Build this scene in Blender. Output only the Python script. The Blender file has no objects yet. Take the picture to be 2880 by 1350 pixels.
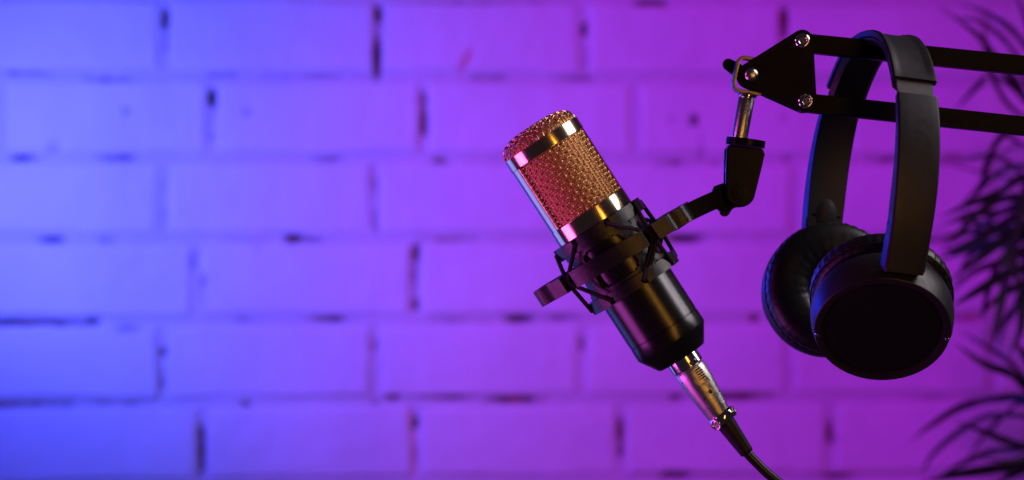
import bpy, bmesh, math, random
import numpy as np
from mathutils import Vector, Matrix, noise

R = math.radians
rng = random.Random(7)
scene = bpy.context.scene
COL = scene.collection

# ------------------------------------------------------------------ camera, world, lights, exposure
U = 0.0002            # metres per photograph pixel at the microphone's distance
D = 1.36              # camera to microphone
cam_d = bpy.data.cameras.new('camera')
cam = bpy.data.objects.new('camera', cam_d)
COL.objects.link(cam)
cam.location = (0, -D, 0)
cam.rotation_euler = (R(90), 0, 0)
cam_d.sensor_width = 36.0
cam_d.lens = 36.0 * D / (2880 * U)
cam_d.clip_start = 0.05
cam_d.clip_end = 50
cam_d.dof.use_dof = True
cam_d.dof.focus_distance = D - 0.018
cam_d.dof.aperture_fstop = 7.3
scene.camera = cam

world = bpy.data.worlds.new('World')
scene.world = world
world.use_nodes = True
world.node_tree.nodes['Background'].inputs[0].default_value = (0.5, 0.35, 0.6, 1)
world.node_tree.nodes['Background'].inputs[1].default_value = 0.025

vs = scene.view_settings
vs.view_transform = 'Standard'
vs.look = 'None'
vs.exposure = 0.0
vs.gamma = 1.0
vs.use_curve_mapping = False
scene.cycles.use_denoising = True
scene.cycles.max_bounces = 8
scene.cycles.sample_clamp_indirect = 4.0


def lamp(name, kind, loc, target, power, colour, **kw):
    d = bpy.data.lights.new(name, kind)
    d.energy = power
    d.color = colour
    for k, v in kw.items():
        setattr(d, k, v)
    o = bpy.data.objects.new(name, d)
    COL.objects.link(o)
    o.location = loc
    if target is not None:
        o.rotation_euler = (Vector(target) - Vector(loc)).to_track_quat('-Z', 'Y').to_euler()
    return o


# blue spotlight (with some spill) close to the wall on the left, magenta spotlight on the wall from above,
# blue rim softbox behind left, magenta softbox low on the left, a warm strip beside the camera and a white softbox above right
lamp('blue_spot', 'SPOT', (-0.76, 1.00, 0.09), (-0.44, 1.58, 0.08), 40.0, (0.086, 0.096, 0.95), spot_size=R(74), spot_blend=1.0, shadow_soft_size=0.09)
lamp('blue_spill', 'POINT', (-0.80, 0.90, 0.09), None, 24.0, (0.014, 0.030, 1.0), shadow_soft_size=0.09)
lamp('magenta_spot', 'SPOT', (0.05, -0.75, 0.85), (0.32, 1.63, -0.05), 160.0, (0.57, 0.012, 0.92), spot_size=R(37), spot_blend=1.0, shadow_soft_size=0.10)
lamp('blue_rim_softbox', 'AREA', (-0.62, 0.60, -0.38), (0.06, 0.0, 0.0), 0.40, (0.20, 0.22, 1.0),
     shape='RECTANGLE', size=0.40, size_y=0.50, spread=R(120))
lamp('magenta_softbox', 'AREA', (-0.74, -0.17, -0.50), (0.05, 0.0, 0.0), 1.5, (0.88, 0.10, 0.86),
     shape='RECTANGLE', size=0.46, size_y=0.34, spread=R(130))
lamp('magenta_side_lamp', 'AREA', (-0.95, -0.22, 0.24), (0.10, 0.0, 0.05), 0.55, (0.92, 0.10, 0.90),
     shape='RECTANGLE', size=0.26, size_y=0.26, spread=R(120))
lamp('warm_lamp', 'AREA', (0.47, -0.93, 0.06), (0.06, 0, 0.0), 0.29, (1.0, 0.43, 0.06),
     shape='RECTANGLE', size=0.14, size_y=0.50, spread=R(90))
lamp('white_softbox', 'AREA', (0.86, -0.04, 0.53), (0.08, -0.02, 0.02), 2.6, (1.0, 0.88, 0.96),
     shape='RECTANGLE', size=0.48, size_y=0.48, spread=R(130))


# ------------------------------------------------------------------ materials
def nmat(name, base, rough=0.5, metal=0.0, spec=0.5, coat=0.0):
    m = bpy.data.materials.new(name)
    m.use_nodes = True
    b = m.node_tree.nodes['Principled BSDF']
    b.inputs['Base Color'].default_value = (*base, 1)
    b.inputs['Roughness'].default_value = rough
    b.inputs['Metallic'].default_value = metal
    b.inputs['Specular IOR Level'].default_value = spec
    b.inputs['Coat Weight'].default_value = coat
    return m, m.node_tree, b


def nd(t, kind, **kw):
    n = t.nodes.new(kind)
    for k, v in kw.items():
        if k in n.inputs:
            n.inputs[k].default_value = v
        else:
            setattr(n, k, v)
    return n


def grain(t, b, scale, strength, dist=0.0003, rough=None, detail=3.0, stretch=None):
    """fine relief and a little variation in gloss"""
    tc = nd(t, 'ShaderNodeTexCoord')
    src = tc.outputs['Object']
    if stretch:
        mp = nd(t, 'ShaderNodeMapping')
        mp.inputs['Scale'].default_value = stretch
        t.links.new(src, mp.inputs['Vector'])
        src = mp.outputs['Vector']
    n = nd(t, 'ShaderNodeTexNoise')
    n.inputs['Scale'].default_value = scale
    n.inputs['Detail'].default_value = detail
    t.links.new(src, n.inputs['Vector'])
    bp = nd(t, 'ShaderNodeBump')
    bp.inputs['Strength'].default_value = strength
    bp.inputs['Distance'].default_value = dist
    t.links.new(n.outputs['Fac'], bp.inputs['Height'])
    t.links.new(bp.outputs['Normal'], b.inputs['Normal'])
    if rough:
        n2 = nd(t, 'ShaderNodeTexNoise')
        n2.inputs['Scale'].default_value = scale * 0.06
        n2.inputs['Detail'].default_value = 5
        t.links.new(tc.outputs['Object'], n2.inputs['Vector'])
        mr = nd(t, 'ShaderNodeMapRange')
        mr.inputs['From Min'].default_value = 0.3
        mr.inputs['From Max'].default_value = 0.7
        mr.inputs['To Min'].default_value = rough[0]
        mr.inputs['To Max'].default_value = rough[1]
        t.links.new(n2.outputs['Fac'], mr.inputs['Value'])
        t.links.new(mr.outputs['Result'], b.inputs['Roughness'])


MAT = {}
m, t, b = nmat('gold_wire', (1.0, 0.69, 0.38), 0.24, 1.0); MAT['gold_wire'] = m
m, t, b = nmat('inner_gold_gauze', (0.94, 0.53, 0.24), 0.60, 1.0)
grain(t, b, 1500, 0.9, 0.0006); MAT['gauze'] = m
m, t, b = nmat('polished_pale_gold', (0.96, 0.76, 0.50), 0.13, 1.0)
grain(t, b, 900, 0.10, 0.0002, (0.09, 0.17), stretch=(1, 1, 0.15)); MAT['band'] = m
m, t, b = nmat('satin_black_metal', (0.010, 0.010, 0.011), 0.30, 0.0, 0.6)
grain(t, b, 4000, 0.10, 0.0002, (0.21, 0.26)); MAT['body'] = m
m, t, b = nmat('grained_black_plastic', (0.014, 0.013, 0.015), 0.34, 0.0, 0.65)
grain(t, b, 2200, 0.40, 0.0004, (0.25, 0.33)); MAT['plastic'] = m
m, t, b = nmat('smooth_black_plastic', (0.008, 0.008, 0.009), 0.28, 0.0, 0.17)
grain(t, b, 1400, 0.10, 0.0003, (0.28, 0.42)); MAT['smooth'] = m
m, t, b = nmat('black_painted_steel', (0.008, 0.0075, 0.008), 0.40, 0.0, 0.06)
grain(t, b, 3000, 0.12, 0.0002, (0.38, 0.48)); MAT['steel_black'] = m
m, t, b = nmat('satin_nickel', (0.80, 0.77, 0.76), 0.30, 1.0)
grain(t, b, 2400, 0.35, 0.0004, (0.26, 0.34)); MAT['nickel'] = m
m, t, b = nmat('chrome', (0.85, 0.83, 0.82), 0.09, 1.0)
grain(t, b, 700, 0.08, 0.0002, (0.06, 0.14)); MAT['chrome'] = m
m, t, b = nmat('dull_zinc', (0.34, 0.31, 0.33), 0.34, 1.0)
grain(t, b, 1800, 0.2, 0.0003, (0.28, 0.4)); MAT['zinc'] = m
m, t, b = nmat('brushed_steel', (0.78, 0.75, 0.73), 0.22, 1.0)
grain(t, b, 3000, 0.25, 0.0002, (0.18, 0.28), stretch=(1, 1, 8)); MAT['brushed'] = m
m, t, b = nmat('black_rubber', (0.013, 0.012, 0.013), 0.50, 0.0, 0.45)
grain(t, b, 2500, 0.15, 0.0002, (0.44, 0.58)); MAT['rubber'] = m
m, t, b = nmat('cable_sheath', (0.010, 0.010, 0.010), 0.30, 0.0, 0.5)
grain(t, b, 900, 0.08, 0.0003, (0.25, 0.38)); MAT['sheath'] = m
m, t, b = nmat('elastic_cord', (0.016, 0.012, 0.014), 0.65, 0.0, 0.4)
tc = nd(t, 'ShaderNodeTexCoord')
wv = nd(t, 'ShaderNodeTexWave'); wv.inputs['Scale'].default_value = 420; wv.inputs['Distortion'].default_value = 1.0
t.links.new(tc.outputs['Object'], wv.inputs['Vector'])
bp = nd(t, 'ShaderNodeBump'); bp.inputs['Strength'].default_value = 0.7; bp.inputs['Distance'].default_value = 0.0005
t.links.new(wv.outputs['Fac'], bp.inputs['Height']); t.links.new(bp.outputs['Normal'], b.inputs['Normal'])
MAT['cord'] = m
m, t, b = nmat('matte_headphone_shell', (0.022, 0.020, 0.025), 0.36, 0.0, 0.30)
grain(t, b, 4200, 0.16, 0.0002, (0.36, 0.46)); MAT['hp'] = m
m, t, b = nmat('headband_soft_touch', (0.024, 0.022, 0.027), 0.44, 0.0, 0.38)
grain(t, b, 4200, 0.10, 0.0002, (0.42, 0.52)); MAT['hp_soft'] = m
m, t, b = nmat('grained_slider', (0.07, 0.068, 0.072), 0.48, 0.3, 0.6)
grain(t, b, 2400, 0.9, 0.0005); MAT['slider'] = m
m, t, b = nmat('glossy_face_plate', (0.010, 0.008, 0.011), 0.28, 0.0, 0.5)
grain(t, b, 500, 0.04, 0.0003, (0.22, 0.34)); MAT['face'] = m
m, t, b = nmat('black_leatherette', (0.012, 0.011, 0.012), 0.36, 0.0, 0.5)
grain(t, b, 420, 0.20, 0.0012, (0.34, 0.44), detail=6); MAT['leather'] = m
m, t, b = nmat('dark_foam', (0.006, 0.006, 0.007), 0.9, 0.0, 0.1)
grain(t, b, 1500, 0.6, 0.0008); MAT['foam'] = m

# plant
m, t, b = nmat('dark_green_leaf', (0.020, 0.040, 0.020), 0.42, 0.0, 0.4)
tc = nd(t, 'ShaderNodeTexCoord')
n = nd(t, 'ShaderNodeTexNoise'); n.inputs['Scale'].default_value = 9
t.links.new(tc.outputs['Object'], n.inputs['Vector'])
cr = nd(t, 'ShaderNodeValToRGB')
cr.color_ramp.elements[0].position = 0.3; cr.color_ramp.elements[0].color = (0.009, 0.017, 0.010, 1)
cr.color_ramp.elements[1].position = 0.75; cr.color_ramp.elements[1].color = (0.022, 0.036, 0.018, 1)
t.links.new(n.outputs['Fac'], cr.inputs['Fac']); t.links.new(cr.outputs['Color'], b.inputs['Base Color'])
MAT['leaf'] = m
m, t, b = nmat('cane_bark', (0.06, 0.045, 0.035), 0.8); grain(t, b, 120, 0.8, 0.002); MAT['bark'] = m


# painted brick: white paint, bare dark red-brown where the paint never reached (vertex attribute 'bare')
def brick_mat(name, white):
    m, t, b = nmat(name, white, 0.62, 0.0, 0.35)
    tc = nd(t, 'ShaderNodeTexCoord')
    at = nd(t, 'ShaderNodeAttribute'); at.attribute_name = 'bare'
    ch = nd(t, 'ShaderNodeAttribute'); ch.attribute_name = 'chip'
    nz = nd(t, 'ShaderNodeTexNoise'); nz.inputs['Scale'].default_value = 55; nz.inputs['Detail'].default_value = 6
    t.links.new(tc.outputs['Object'], nz.inputs['Vector'])
    ad = nd(t, 'ShaderNodeMath', operation='MULTIPLY_ADD')
    t.links.new(nz.outputs['Fac'], ad.inputs[0]); ad.inputs[1].default_value = 0.7
    t.links.new(at.outputs['Fac'], ad.inputs[2])
    mr = nd(t, 'ShaderNodeMapRange', interpolation_type='SMOOTHSTEP')
    mr.inputs['From Min'].default_value = 0.50; mr.inputs['From Max'].default_value = 1.12
    t.links.new(ad.outputs['Value'], mr.inputs['Value'])
    n2 = nd(t, 'ShaderNodeTexNoise'); n2.inputs['Scale'].default_value = 7; n2.inputs['Detail'].default_value = 7
    t.links.new(tc.outputs['Object'], n2.inputs['Vector'])
    cr = nd(t, 'ShaderNodeValToRGB')
    cr.color_ramp.elements[0].position = 0.25; cr.color_ramp.elements[0].color = (white[0] * 0.88, white[1] * 0.87, white[2] * 0.87, 1)
    cr.color_ramp.elements[1].position = 0.7; cr.color_ramp.elements[1].color = (*white, 1)
    t.links.new(n2.outputs['Fac'], cr.inputs['Fac'])
    n3 = nd(t, 'ShaderNodeTexNoise'); n3.inputs['Scale'].default_value = 30
    t.links.new(tc.outputs['Object'], n3.inputs['Vector'])
    c2 = nd(t, 'ShaderNodeValToRGB')
    c2.color_ramp.elements[0].position = 0.4; c2.color_ramp.elements[0].color = (0.045, 0.032, 0.035, 1)
    c2.color_ramp.elements[1].position = 0.65; c2.color_ramp.elements[1].color = (0.16, 0.055, 0.045, 1)
    t.links.new(n3.outputs['Fac'], c2.inputs['Fac'])
    mx = nd(t, 'ShaderNodeMix', data_type='RGBA')
    t.links.new(mr.outputs['Result'], mx.inputs[0])
    t.links.new(cr.outputs['Color'], mx.inputs[6]); t.links.new(c2.outputs['Color'], mx.inputs[7])
    m2 = nd(t, 'ShaderNodeMix', data_type='RGBA')
    t.links.new(ch.outputs['Fac'], m2.inputs[0])
    t.links.new(mx.outputs[2], m2.inputs[6]); m2.inputs[7].default_value = (0.62, 0.10, 0.12, 1)
    t.links.new(m2.outputs[2], b.inputs['Base Color'])
    n4 = nd(t, 'ShaderNodeTexNoise'); n4.inputs['Scale'].default_value = 160; n4.inputs['Detail'].default_value = 5
    t.links.new(tc.outputs['Object'], n4.inputs['Vector'])
    bp = nd(t, 'ShaderNodeBump'); bp.inputs['Strength'].default_value = 0.5; bp.inputs['Distance'].default_value = 0.002
    t.links.new(n4.outputs['Fac'], bp.inputs['Height']); t.links.new(bp.outputs['Normal'], b.inputs['Normal'])
    return m


MAT['brick'] = brick_mat('white_painted_brick', (0.80, 0.79, 0.78))
MAT['mortar'] = brick_mat('thinly_painted_mortar', (0.68, 0.66, 0.66))


# ------------------------------------------------------------------ helpers
def thing(name, label, cat, mat4=None, loc=(0, 0, 0), group=None):
    o = bpy.data.objects.new(name, None)
    o.empty_display_size = 0.02
    COL.objects.link(o)
    if mat4 is not None:
        o.matrix_world = mat4
    else:
        o.location = loc
    o['label'] = label
    o['category'] = cat
    if group:
        o['group'] = group
    return o


def obj(name, bm, mat, parent, bevel=0.0, seg=2, angle=35, label=None, smooth=True, recalc=True, wn=False):
    if recalc:
        bmesh.ops.recalc_face_normals(bm, faces=bm.faces)
    if bevel > 0:
        bm.normal_update()
        es = [e for e in bm.edges if len(e.link_faces) == 2 and e.calc_face_angle(0) > R(32)]
        bmesh.ops.bevel(bm, geom=es, offset=bevel, segments=seg, profile=0.6, affect='EDGES', clamp_overlap=True)
    me = bpy.data.meshes.new(name)
    bm.to_mesh(me)
    bm.free()
    if smooth:
        me.shade_smooth()
        me.set_sharp_from_angle(angle=R(angle))
    me.materials.append(mat)
    o = bpy.data.objects.new(name, me)
    COL.objects.link(o)
    if smooth and (bevel > 0 or wn):
        w_ = o.modifiers.new('flat_faces', 'WEIGHTED_NORMAL')
        w_.keep_sharp = True
        w_.weight = 90
    o.parent = parent
    if label:
        o['label'] = label
    return o


def lathe(bm, prof, n, f, a0=0.0, a1=360.0, closed=False):
    """prof: list of (r, s); f(r*sin, r*cos, s) -> Vector; azimuth 0 faces the camera"""
    full = abs(a1 - a0 - 360) < 1e-6
    cnt = n if full else n + 1
    rings = []
    for i in range(cnt):
        a = R(a0 + (a1 - a0) * i / n)
        rings.append([bm.verts.new(f(r * math.sin(a), r * math.cos(a), s)) for r, s in prof])
    k = len(prof)
    for i in range(n):
        A, B = rings[i], rings[(i + 1) % cnt]
        for j in range(k if closed else k - 1):
            q = [A[j], A[(j + 1) % k], B[(j + 1) % k], B[j]]
            bm.faces.new(q)
    if not full and closed:
        bm.faces.new(rings[0])
        bm.faces.new(rings[-1][::-1])
    bmesh.ops.remove_doubles(bm, verts=bm.verts, dist=1e-7)
    return bm


def tube(bm, pts, r, sides=8, cap=True, closed=False):
    pts = [Vector(p) for p in pts]
    n = len(pts)
    rad = r if isinstance(r, (list, tuple)) else [r] * n
    tg = []
    for i in range(n):
        if closed:
            d = pts[(i + 1) % n] - pts[i - 1]
        else:
            d = pts[min(i + 1, n - 1)] - pts[max(i - 1, 0)]
        tg.append(d.normalized())
    ref = Vector((0, 0, 1)) if abs(tg[0].z) < 0.9 else Vector((1, 0, 0))
    nr = (ref - tg[0] * ref.dot(tg[0])).normalized()
    rings = []
    for i in range(n):
        nr = (nr - tg[i] * nr.dot(tg[i])).normalized()
        bi = tg[i].cross(nr)
        rings.append([bm.verts.new(pts[i] + (nr * math.cos(2 * math.pi * k / sides) + bi * math.sin(2 * math.pi * k / sides)) * rad[i])
                      for k in range(sides)])
    for i in range(n if closed else n - 1):
        A, B = rings[i], rings[(i + 1) % n]
        for k in range(sides):
            bm.faces.new((A[k], A[(k + 1) % sides], B[(k + 1) % sides], B[k]))
    if cap and not closed:
        bm.faces.new(rings[0][::-1])
        bm.faces.new(rings[-1])
    return bm


def prism(bm, poly, f, d0, d1):
    """poly in 2D extruded between d0 and d1; f(x, y, d) -> Vector"""
    A = [bm.verts.new(f(x, y, d0)) for x, y in poly]
    B = [bm.verts.new(f(x, y, d1)) for x, y in poly]
    k = len(poly)
    for i in range(k):
        bm.faces.new((A[i], A[(i + 1) % k], B[(i + 1) % k], B[i]))
    bm.faces.new(A[::-1])
    bm.faces.new(B)
    return bm


def band_prism(bm, outer, inner, f, d0, d1, closed=True):
    """a bent strip: outer and inner outlines of equal length, extruded"""
    k = len(outer)
    O0 = [bm.verts.new(f(x, y, d0)) for x, y in outer]; O1 = [bm.verts.new(f(x, y, d1)) for x, y in outer]
    I0 = [bm.verts.new(f(x, y, d0)) for x, y in inner]; I1 = [bm.verts.new(f(x, y, d1)) for x, y in inner]
    m = k if closed else k - 1
    for i in range(m):
        j = (i + 1) % k
        bm.faces.new((O0[i], O0[j], O1[j], O1[i]))
        bm.faces.new((I0[i], I1[i], I1[j], I0[j]))
        bm.faces.new((O1[i], O1[j], I1[j], I1[i]))
        bm.faces.new((O0[i], I0[i], I0[j], O0[j]))
    if not closed:
        bm.faces.new((O0[0], O1[0], I1[0], I0[0]))
        bm.faces.new((O0[-1], I0[-1], I1[-1], O1[-1]))
    return bm


def offset_poly(poly, dist, closed=True):
    """inward offset for a clockwise or counter-clockwise outline (sign of dist picks the side)"""
    n = len(poly)
    out = []
    for i in range(n):
        p = Vector((*poly[i],))
        a = Vector((*poly[(i - 1) % n],)) if (closed or i > 0) else None
        c = Vector((*poly[(i + 1) % n],)) if (closed or i < n - 1) else None
        ns = []
        for q0, q1 in ((a, p), (p, c)):
            if q0 is None or q1 is None or (q1 - q0).length < 1e-9:
                continue
            e = (q1 - q0).normalized()
            ns.append(Vector((-e.y, e.x)))
        nn = ns[0] if len(ns) == 1 else (ns[0] + ns[1])
        if nn.length < 1e-6:
            nn = ns[0]
        nn.normalize()
        sc = 1.0 / max(0.5, nn.dot(ns[0]))
        out.append((p.x + nn.x * dist * sc, p.y + nn.y * dist * sc))
    return out


def arc(cx, cy, r, a0, a1, n):
    return [(cx + r * math.cos(R(a0 + (a1 - a0) * i / n)), cy + r * math.sin(R(a0 + (a1 - a0) * i / n))) for i in range(n + 1)]


def smooth_path(ctrl, n):
    """Catmull-Rom through control points (Vectors)"""
    c = [Vector(p) for p in ctrl]
    c = [c[0] * 2 - c[1]] + c + [c[-1] * 2 - c[-2]]
    out = []
    for i in range(1, len(c) - 2):
        for k in range(n):
            u = k / n
            p0, p1, p2, p3 = c[i - 1], c[i], c[i + 1], c[i + 2]
            out.append(0.5 * ((2 * p1) + (p2 - p0) * u + (2 * p0 - 5 * p1 + 4 * p2 - p3) * u * u + (3 * p1 - p0 - 3 * p2 + p3) * u ** 3))
    out.append(c[-2].copy())
    return out


def PX(px, py, y=0.0):
    """a point of the photograph at depth y (metres behind the microphone)"""
    k = (D + y) / D
    return Vector(((px - 1440) * U * k, y, (675 - py) * U * k))


# ------------------------------------------------------------------ brick wall
WY, WROT = 1.62, R(6.0)
E1 = Vector((math.cos(WROT), math.sin(WROT), 0))
WN = Vector((math.sin(WROT), -math.cos(WROT), 0))          # towards the room
wall_m = Matrix(((E1.x, -WN.x, 0, 0), (E1.y, -WN.y, 0, WY), (0, 0, 1, 0), (0, 0, 0, 1)))
wall = thing('brick_wall', 'white painted brick wall behind everything, washed in blue and purple light', 'wall', wall_m)


def to_wall(px, py):
    dx, dz = (px - 1440) * U / D, (675 - py) * U / D
    # (0,-D,0)+k*(dx,1,dz); dot with WN relative to (0,WY,0) = 0
    k = (D + WY) * (-WN.y) / (dx * WN.x * 1.0 + 1.0 * WN.y) * -1.0
    x, y, z = k * dx, -D + k, k * dz
    p = x * E1.x + (y - WY) * E1.y
    return p, z


def wall_to_px(p, z):
    x = p * E1.x
    y = WY + p * E1.y
    k = D / (D + y)
    return 1440 + x * k / U, 675 - z * k / U


G = 1.118
BARE = [  # wear: x, y, half length x, half length y, strength (joints where the paint never closed)
 (418,50,10,26,1),(420,110,8,50,.5),(953,35,9,22,1),(950,140,10,62,.95),(1472,75,8,22,.9),(1475,150,7,50,.5),(1974,60,12,40,.85),
 (535,247,10,20,1.1),(533,320,9,55,.42),(1068,250,10,25,.7),(1070,300,9,45,.85),(410,470,12,40,.4),(415,550,14,40,.38),
 (945,470,10,40,.5),(945,550,10,35,.55),(490,660,12,30,.55),(510,730,10,50,.42),(1048,640,9,25,.95),(1045,700,9,60,.55),(1047,768,10,18,.75),
 (412,887,9,14,.8),(410,950,9,50,.42),(943,870,9,20,.55),(1467,865,9,20,.65),(508,1130,9,70,.85),(1046,1065,8,20,.85),(1045,1150,8,30,.5),
 (1563,1080,9,30,1),(1563,1130,8,30,.75),(2090,1090,10,40,.7),
 (80,183,90,8,.5),(280,200,80,9,.5),(560,187,40,9,.55),(800,190,150,8,.45),(1230,195,50,8,.55),(1450,197,60,8,.55),
 (60,398,35,9,.75),(130,370,20,22,.4),(300,397,55,9,.58),(830,400,60,8,.5),(1110,405,22,9,.7),(1230,405,60,7,.4),(1700,412,55,14,.45),
 (130,603,40,9,.75),(270,605,30,8,.5),(740,601,22,9,1.05),(790,603,50,8,.55),(600,603,60,8,.4),(1720,600,48,9,.95),(1130,603,70,8,.5),
 (80,812,130,10,.85),(230,810,20,9,.9),(320,825,40,12,.5),(620,805,60,8,.42),(830,803,60,9,.65),(1310,803,40,9,.85),(1410,800,50,8,.6),(1150,806,70,8,.45),
 (60,1018,150,10,.62),(300,1015,120,8,.5),(620,1018,14,8,.75),(945,1015,15,8,.55),(990,1000,20,9,.75),(1120,1000,100,8,.6),(1290,1005,60,9,.85),
 (1700,1000,15,9,.75),(1850,998,90,10,.75),(1900,800,13,13,.75),(1750,300,14,18,.7),(1762,375,12,50,.42),(1798,410,28,10,.5),
 (1640,8,42,8,.9),(1250,5,260,6,.5),(300,2,200,6,.4),(1700,1195,40,12,.7),(2110,1197,60,10,.6),(2560,1190,80,10,.5),
 (320,277,12,11,.55),(620,282,11,11,.48),(645,630,9,9,.48),(1690,298,10,10,.5),(1970,300,14,16,.45),(1985,400,20,12,.45),(2190,640,14,40,.45),
 (2090,1100,24,12,.45),(2240,400,60,12,.5),(2400,400,60,12,.5),(2350,605,80,10,.6),(2240,806,60,12,.45),(2420,800,60,10,.5),(2330,1000,60,10,.4),
]
CHIP = [(1172,150,8,34,24,.95), (2285,590,20,10,0,.5), (2440,800,26,10,0,.6), (655,605,10,7,0,.35), (1365,1010,9,8,0,.5), (1895,795,9,9,0,.5), (1300,1010,18,6,0,.4)]


WEAR_ALL = 1.1


def wear(px, py):
    """numpy: bare paintless amount and red chip amount at photograph pixels of the wall"""
    x, y = px / G, py / G
    v = np.zeros_like(x)
    for cx, cy, sx, sy, s in BARE:
        g = s * np.exp(-(((x - cx) / (sx * 1.15)) ** 4 + ((y - cy) / (sy * 1.15)) ** 4) ** 0.5 * 1.1)
        v = np.maximum(v, g)
    v = v * WEAR_ALL
    c = np.zeros_like(x)
    for cx, cy, sx, sy, ang, s in CHIP:
        ca, sa = math.cos(R(ang)), math.sin(R(ang))
        u = (x - cx) * ca + (y - cy) * sa
        w = -(x - cx) * sa + (y - cy) * ca
        c = np.maximum(c, s * np.exp(-((u / sx) ** 4 + (w / sy) ** 4)))
    return v, c


def add_attr(me, name, arr):
    a = me.attributes.new(name, 'FLOAT', 'POINT')
    a.data.foreach_set('value', np.asarray(arr, dtype=np.float32))


def grid_mesh(name, P, Q, depth_fn, mat, parent, warp=False):
    """sheet over wall coordinates; depth positive into the wall"""
    pp, qq = np.meshgrid(np.asarray(P), np.asarray(Q))
    pf, qf = pp.ravel(), qq.ravel()
    x = pf * E1.x; y = WY + pf * E1.y; k = D / (D + y)
    bare, chip = wear(1440 + x * k / U, 675 - qf * k / U)
    dep = depth_fn(pf, qf, bare, chip)
    n, mm = len(P), len(Q)
    if warp:      # hand-laid: joints wander a few millimetres
        pf2 = pf + 0.0030 * fbm(pf, qf, 13, 21.0) + 0.0014 * fbm(pf, qf, 45, 23.0)
        qf2 = qf + 0.0026 * fbm(pf, qf, 11, 31.0) + 0.0014 * fbm(pf, qf, 45, 33.0)
        pf, qf = pf2, qf2
    verts = np.stack([pf, dep, qf], 1)
    idx = np.arange(n * mm).reshape(mm, n)
    faces = np.stack([idx[:-1, :-1], idx[:-1, 1:], idx[1:, 1:], idx[1:, :-1]], -1).reshape(-1, 4)
    me = bpy.data.meshes.new(name)
    me.from_pydata(verts.tolist(), [], faces.tolist())
    add_attr(me, 'bare', bare); add_attr(me, 'chip', chip)
    me.shade_smooth()
    me.materials.append(mat)
    o = bpy.data.objects.new(name, me)
    COL.objects.link(o)
    o.parent = parent
    return o


def fbm(p, q, sc, seed=0.0):
    return np.array([noise.noise(Vector((a * sc + seed, b * sc, seed * 1.7))) for a, b in zip(p, q)])


PITCH = 0.0995
rows_px = {  # vertical joints seen in the photograph, row by row (row 0 just below the image centre's upper joint)
 3: [600, 1190, 1790, 2380], 2: [464, 1065, 1646, 2207], 1: [5, 598, 1194, 1790, 2385], 0: [458, 1056, 1650, 2240],
 -1: [553, 1168, 1755, 2330], -2: [458, 1056, 1638, 2222], -3: [568, 1166, 1747, 2337], -4: [460, 1056, 1640, 2230]}
JH = 0.0055   # half joint width
for row in range(-10, 10):
    z0 = 0.001 + row * PITCH
    zc = z0 + PITCH / 2
    pyc = 675 - zc * D / (D + WY) / U
    js = rows_px.get(row)
    if js is None:
        js = rows_px[0] if row % 2 == 0 else rows_px[1]
    joints = [to_wall(j, pyc)[0] for j in js]
    while joints[0] > -2.1:
        joints.insert(0, joints[0] - 0.26 + rng.uniform(-.004, .004))
    while joints[-1] < 1.5:
        joints.append(joints[-1] + 0.26 + rng.uniform(-.004, .004))
    for ja, jb in zip(joints[:-1], joints[1:]):
        p0, p1 = ja + JH, jb - JH
        q0, q1 = z0 + JH, z0 + PITCH - JH
        inframe = p1 > -0.75 and p0 < 0.80 and q1 > -0.34 and q0 < 0.34
        nx, ny = (64, 26) if inframe else (14, 7)
        # edge-refined sampling so the arris is properly rounded
        fx = np.linspace(0, 1, nx); fx = fx - 0.10 * np.sin(2 * np.pi * fx) / 1.0 * 1.0
        fy = np.linspace(0, 1, ny); fy = fy - 0.10 * np.sin(2 * np.pi * fy)
        fx = np.clip(fx, 0, 1); fy = np.clip(fy, 0, 1)
        P = p0 + (p1 - p0) * fx; Q = q0 + (q1 - q0) * fy
        tilt = rng.uniform(-.005, .005); tilt2 = rng.uniform(-.012, .012); base = rng.uniform(-.0012, .0002)
        sd = rng.uniform(0, 50)

        def dep(pf, qf, bare, chip, p0=p0, p1=p1, q0=q0, q1=q1, tilt=tilt, tilt2=tilt2, base=base, sd=sd):
            wob = 0.0032 * (1 + fbm(pf, qf, 22, sd)) + 0.0025 * np.clip(fbm(pf, qf, 9, sd + 5), 0, 1)
            e = np.minimum(np.minimum(pf - p0, p1 - pf), np.minimum(qf - q0, q1 - qf))
            edge = np.clip(1 - e / (0.0045 + wob), 0, 1)
            d = base + tilt * (pf - (p0 + p1) / 2) + tilt2 * (qf - (q0 + q1) / 2)
            d = d + 0.0055 * (1 - np.sqrt(np.clip(1 - edge ** 2, 0, 1)))
            d = d + 0.0009 * fbm(pf, qf, 35, sd + 3) + 0.0006 * fbm(pf, qf, 110, sd + 9)
            d = d + 0.006 * np.clip(bare - .35, 0, 1) + 0.002 * chip
            rim = (e < 1e-6)
            return np.where(rim, d + 0.012, d)
        grid_mesh('brick', P, Q, dep, MAT['brick'], wall, warp=True)

Pm = np.concatenate([np.linspace(-2.3, -0.8, 30)[:-1], np.linspace(-0.8, 0.85, 420), np.linspace(0.85, 1.7, 20)[1:]])
Qm = np.concatenate([np.linspace(-1.0, -0.36, 14)[:-1], np.linspace(-0.36, 0.36, 210), np.linspace(0.36, 1.0, 14)[1:]])
grid_mesh('mortar', Pm, Qm,
          lambda pf, qf, bare, chip: np.maximum(0.0021, (0.0030 - 0.0012 / (1 + np.exp(-(pf - .05) * 12))) + 0.0046 * np.clip(fbm(pf, qf, 7, 2.0) + .35 * fbm(pf, qf, 19, 6.0), -.5, 1)) + 0.0010 * fbm(pf, qf, 30, 4.0) + 0.0007 * fbm(pf, qf, 120, 8.0) + 0.0075 * np.clip(bare - .25, 0, 1),
          MAT['mortar'], wall)

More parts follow.
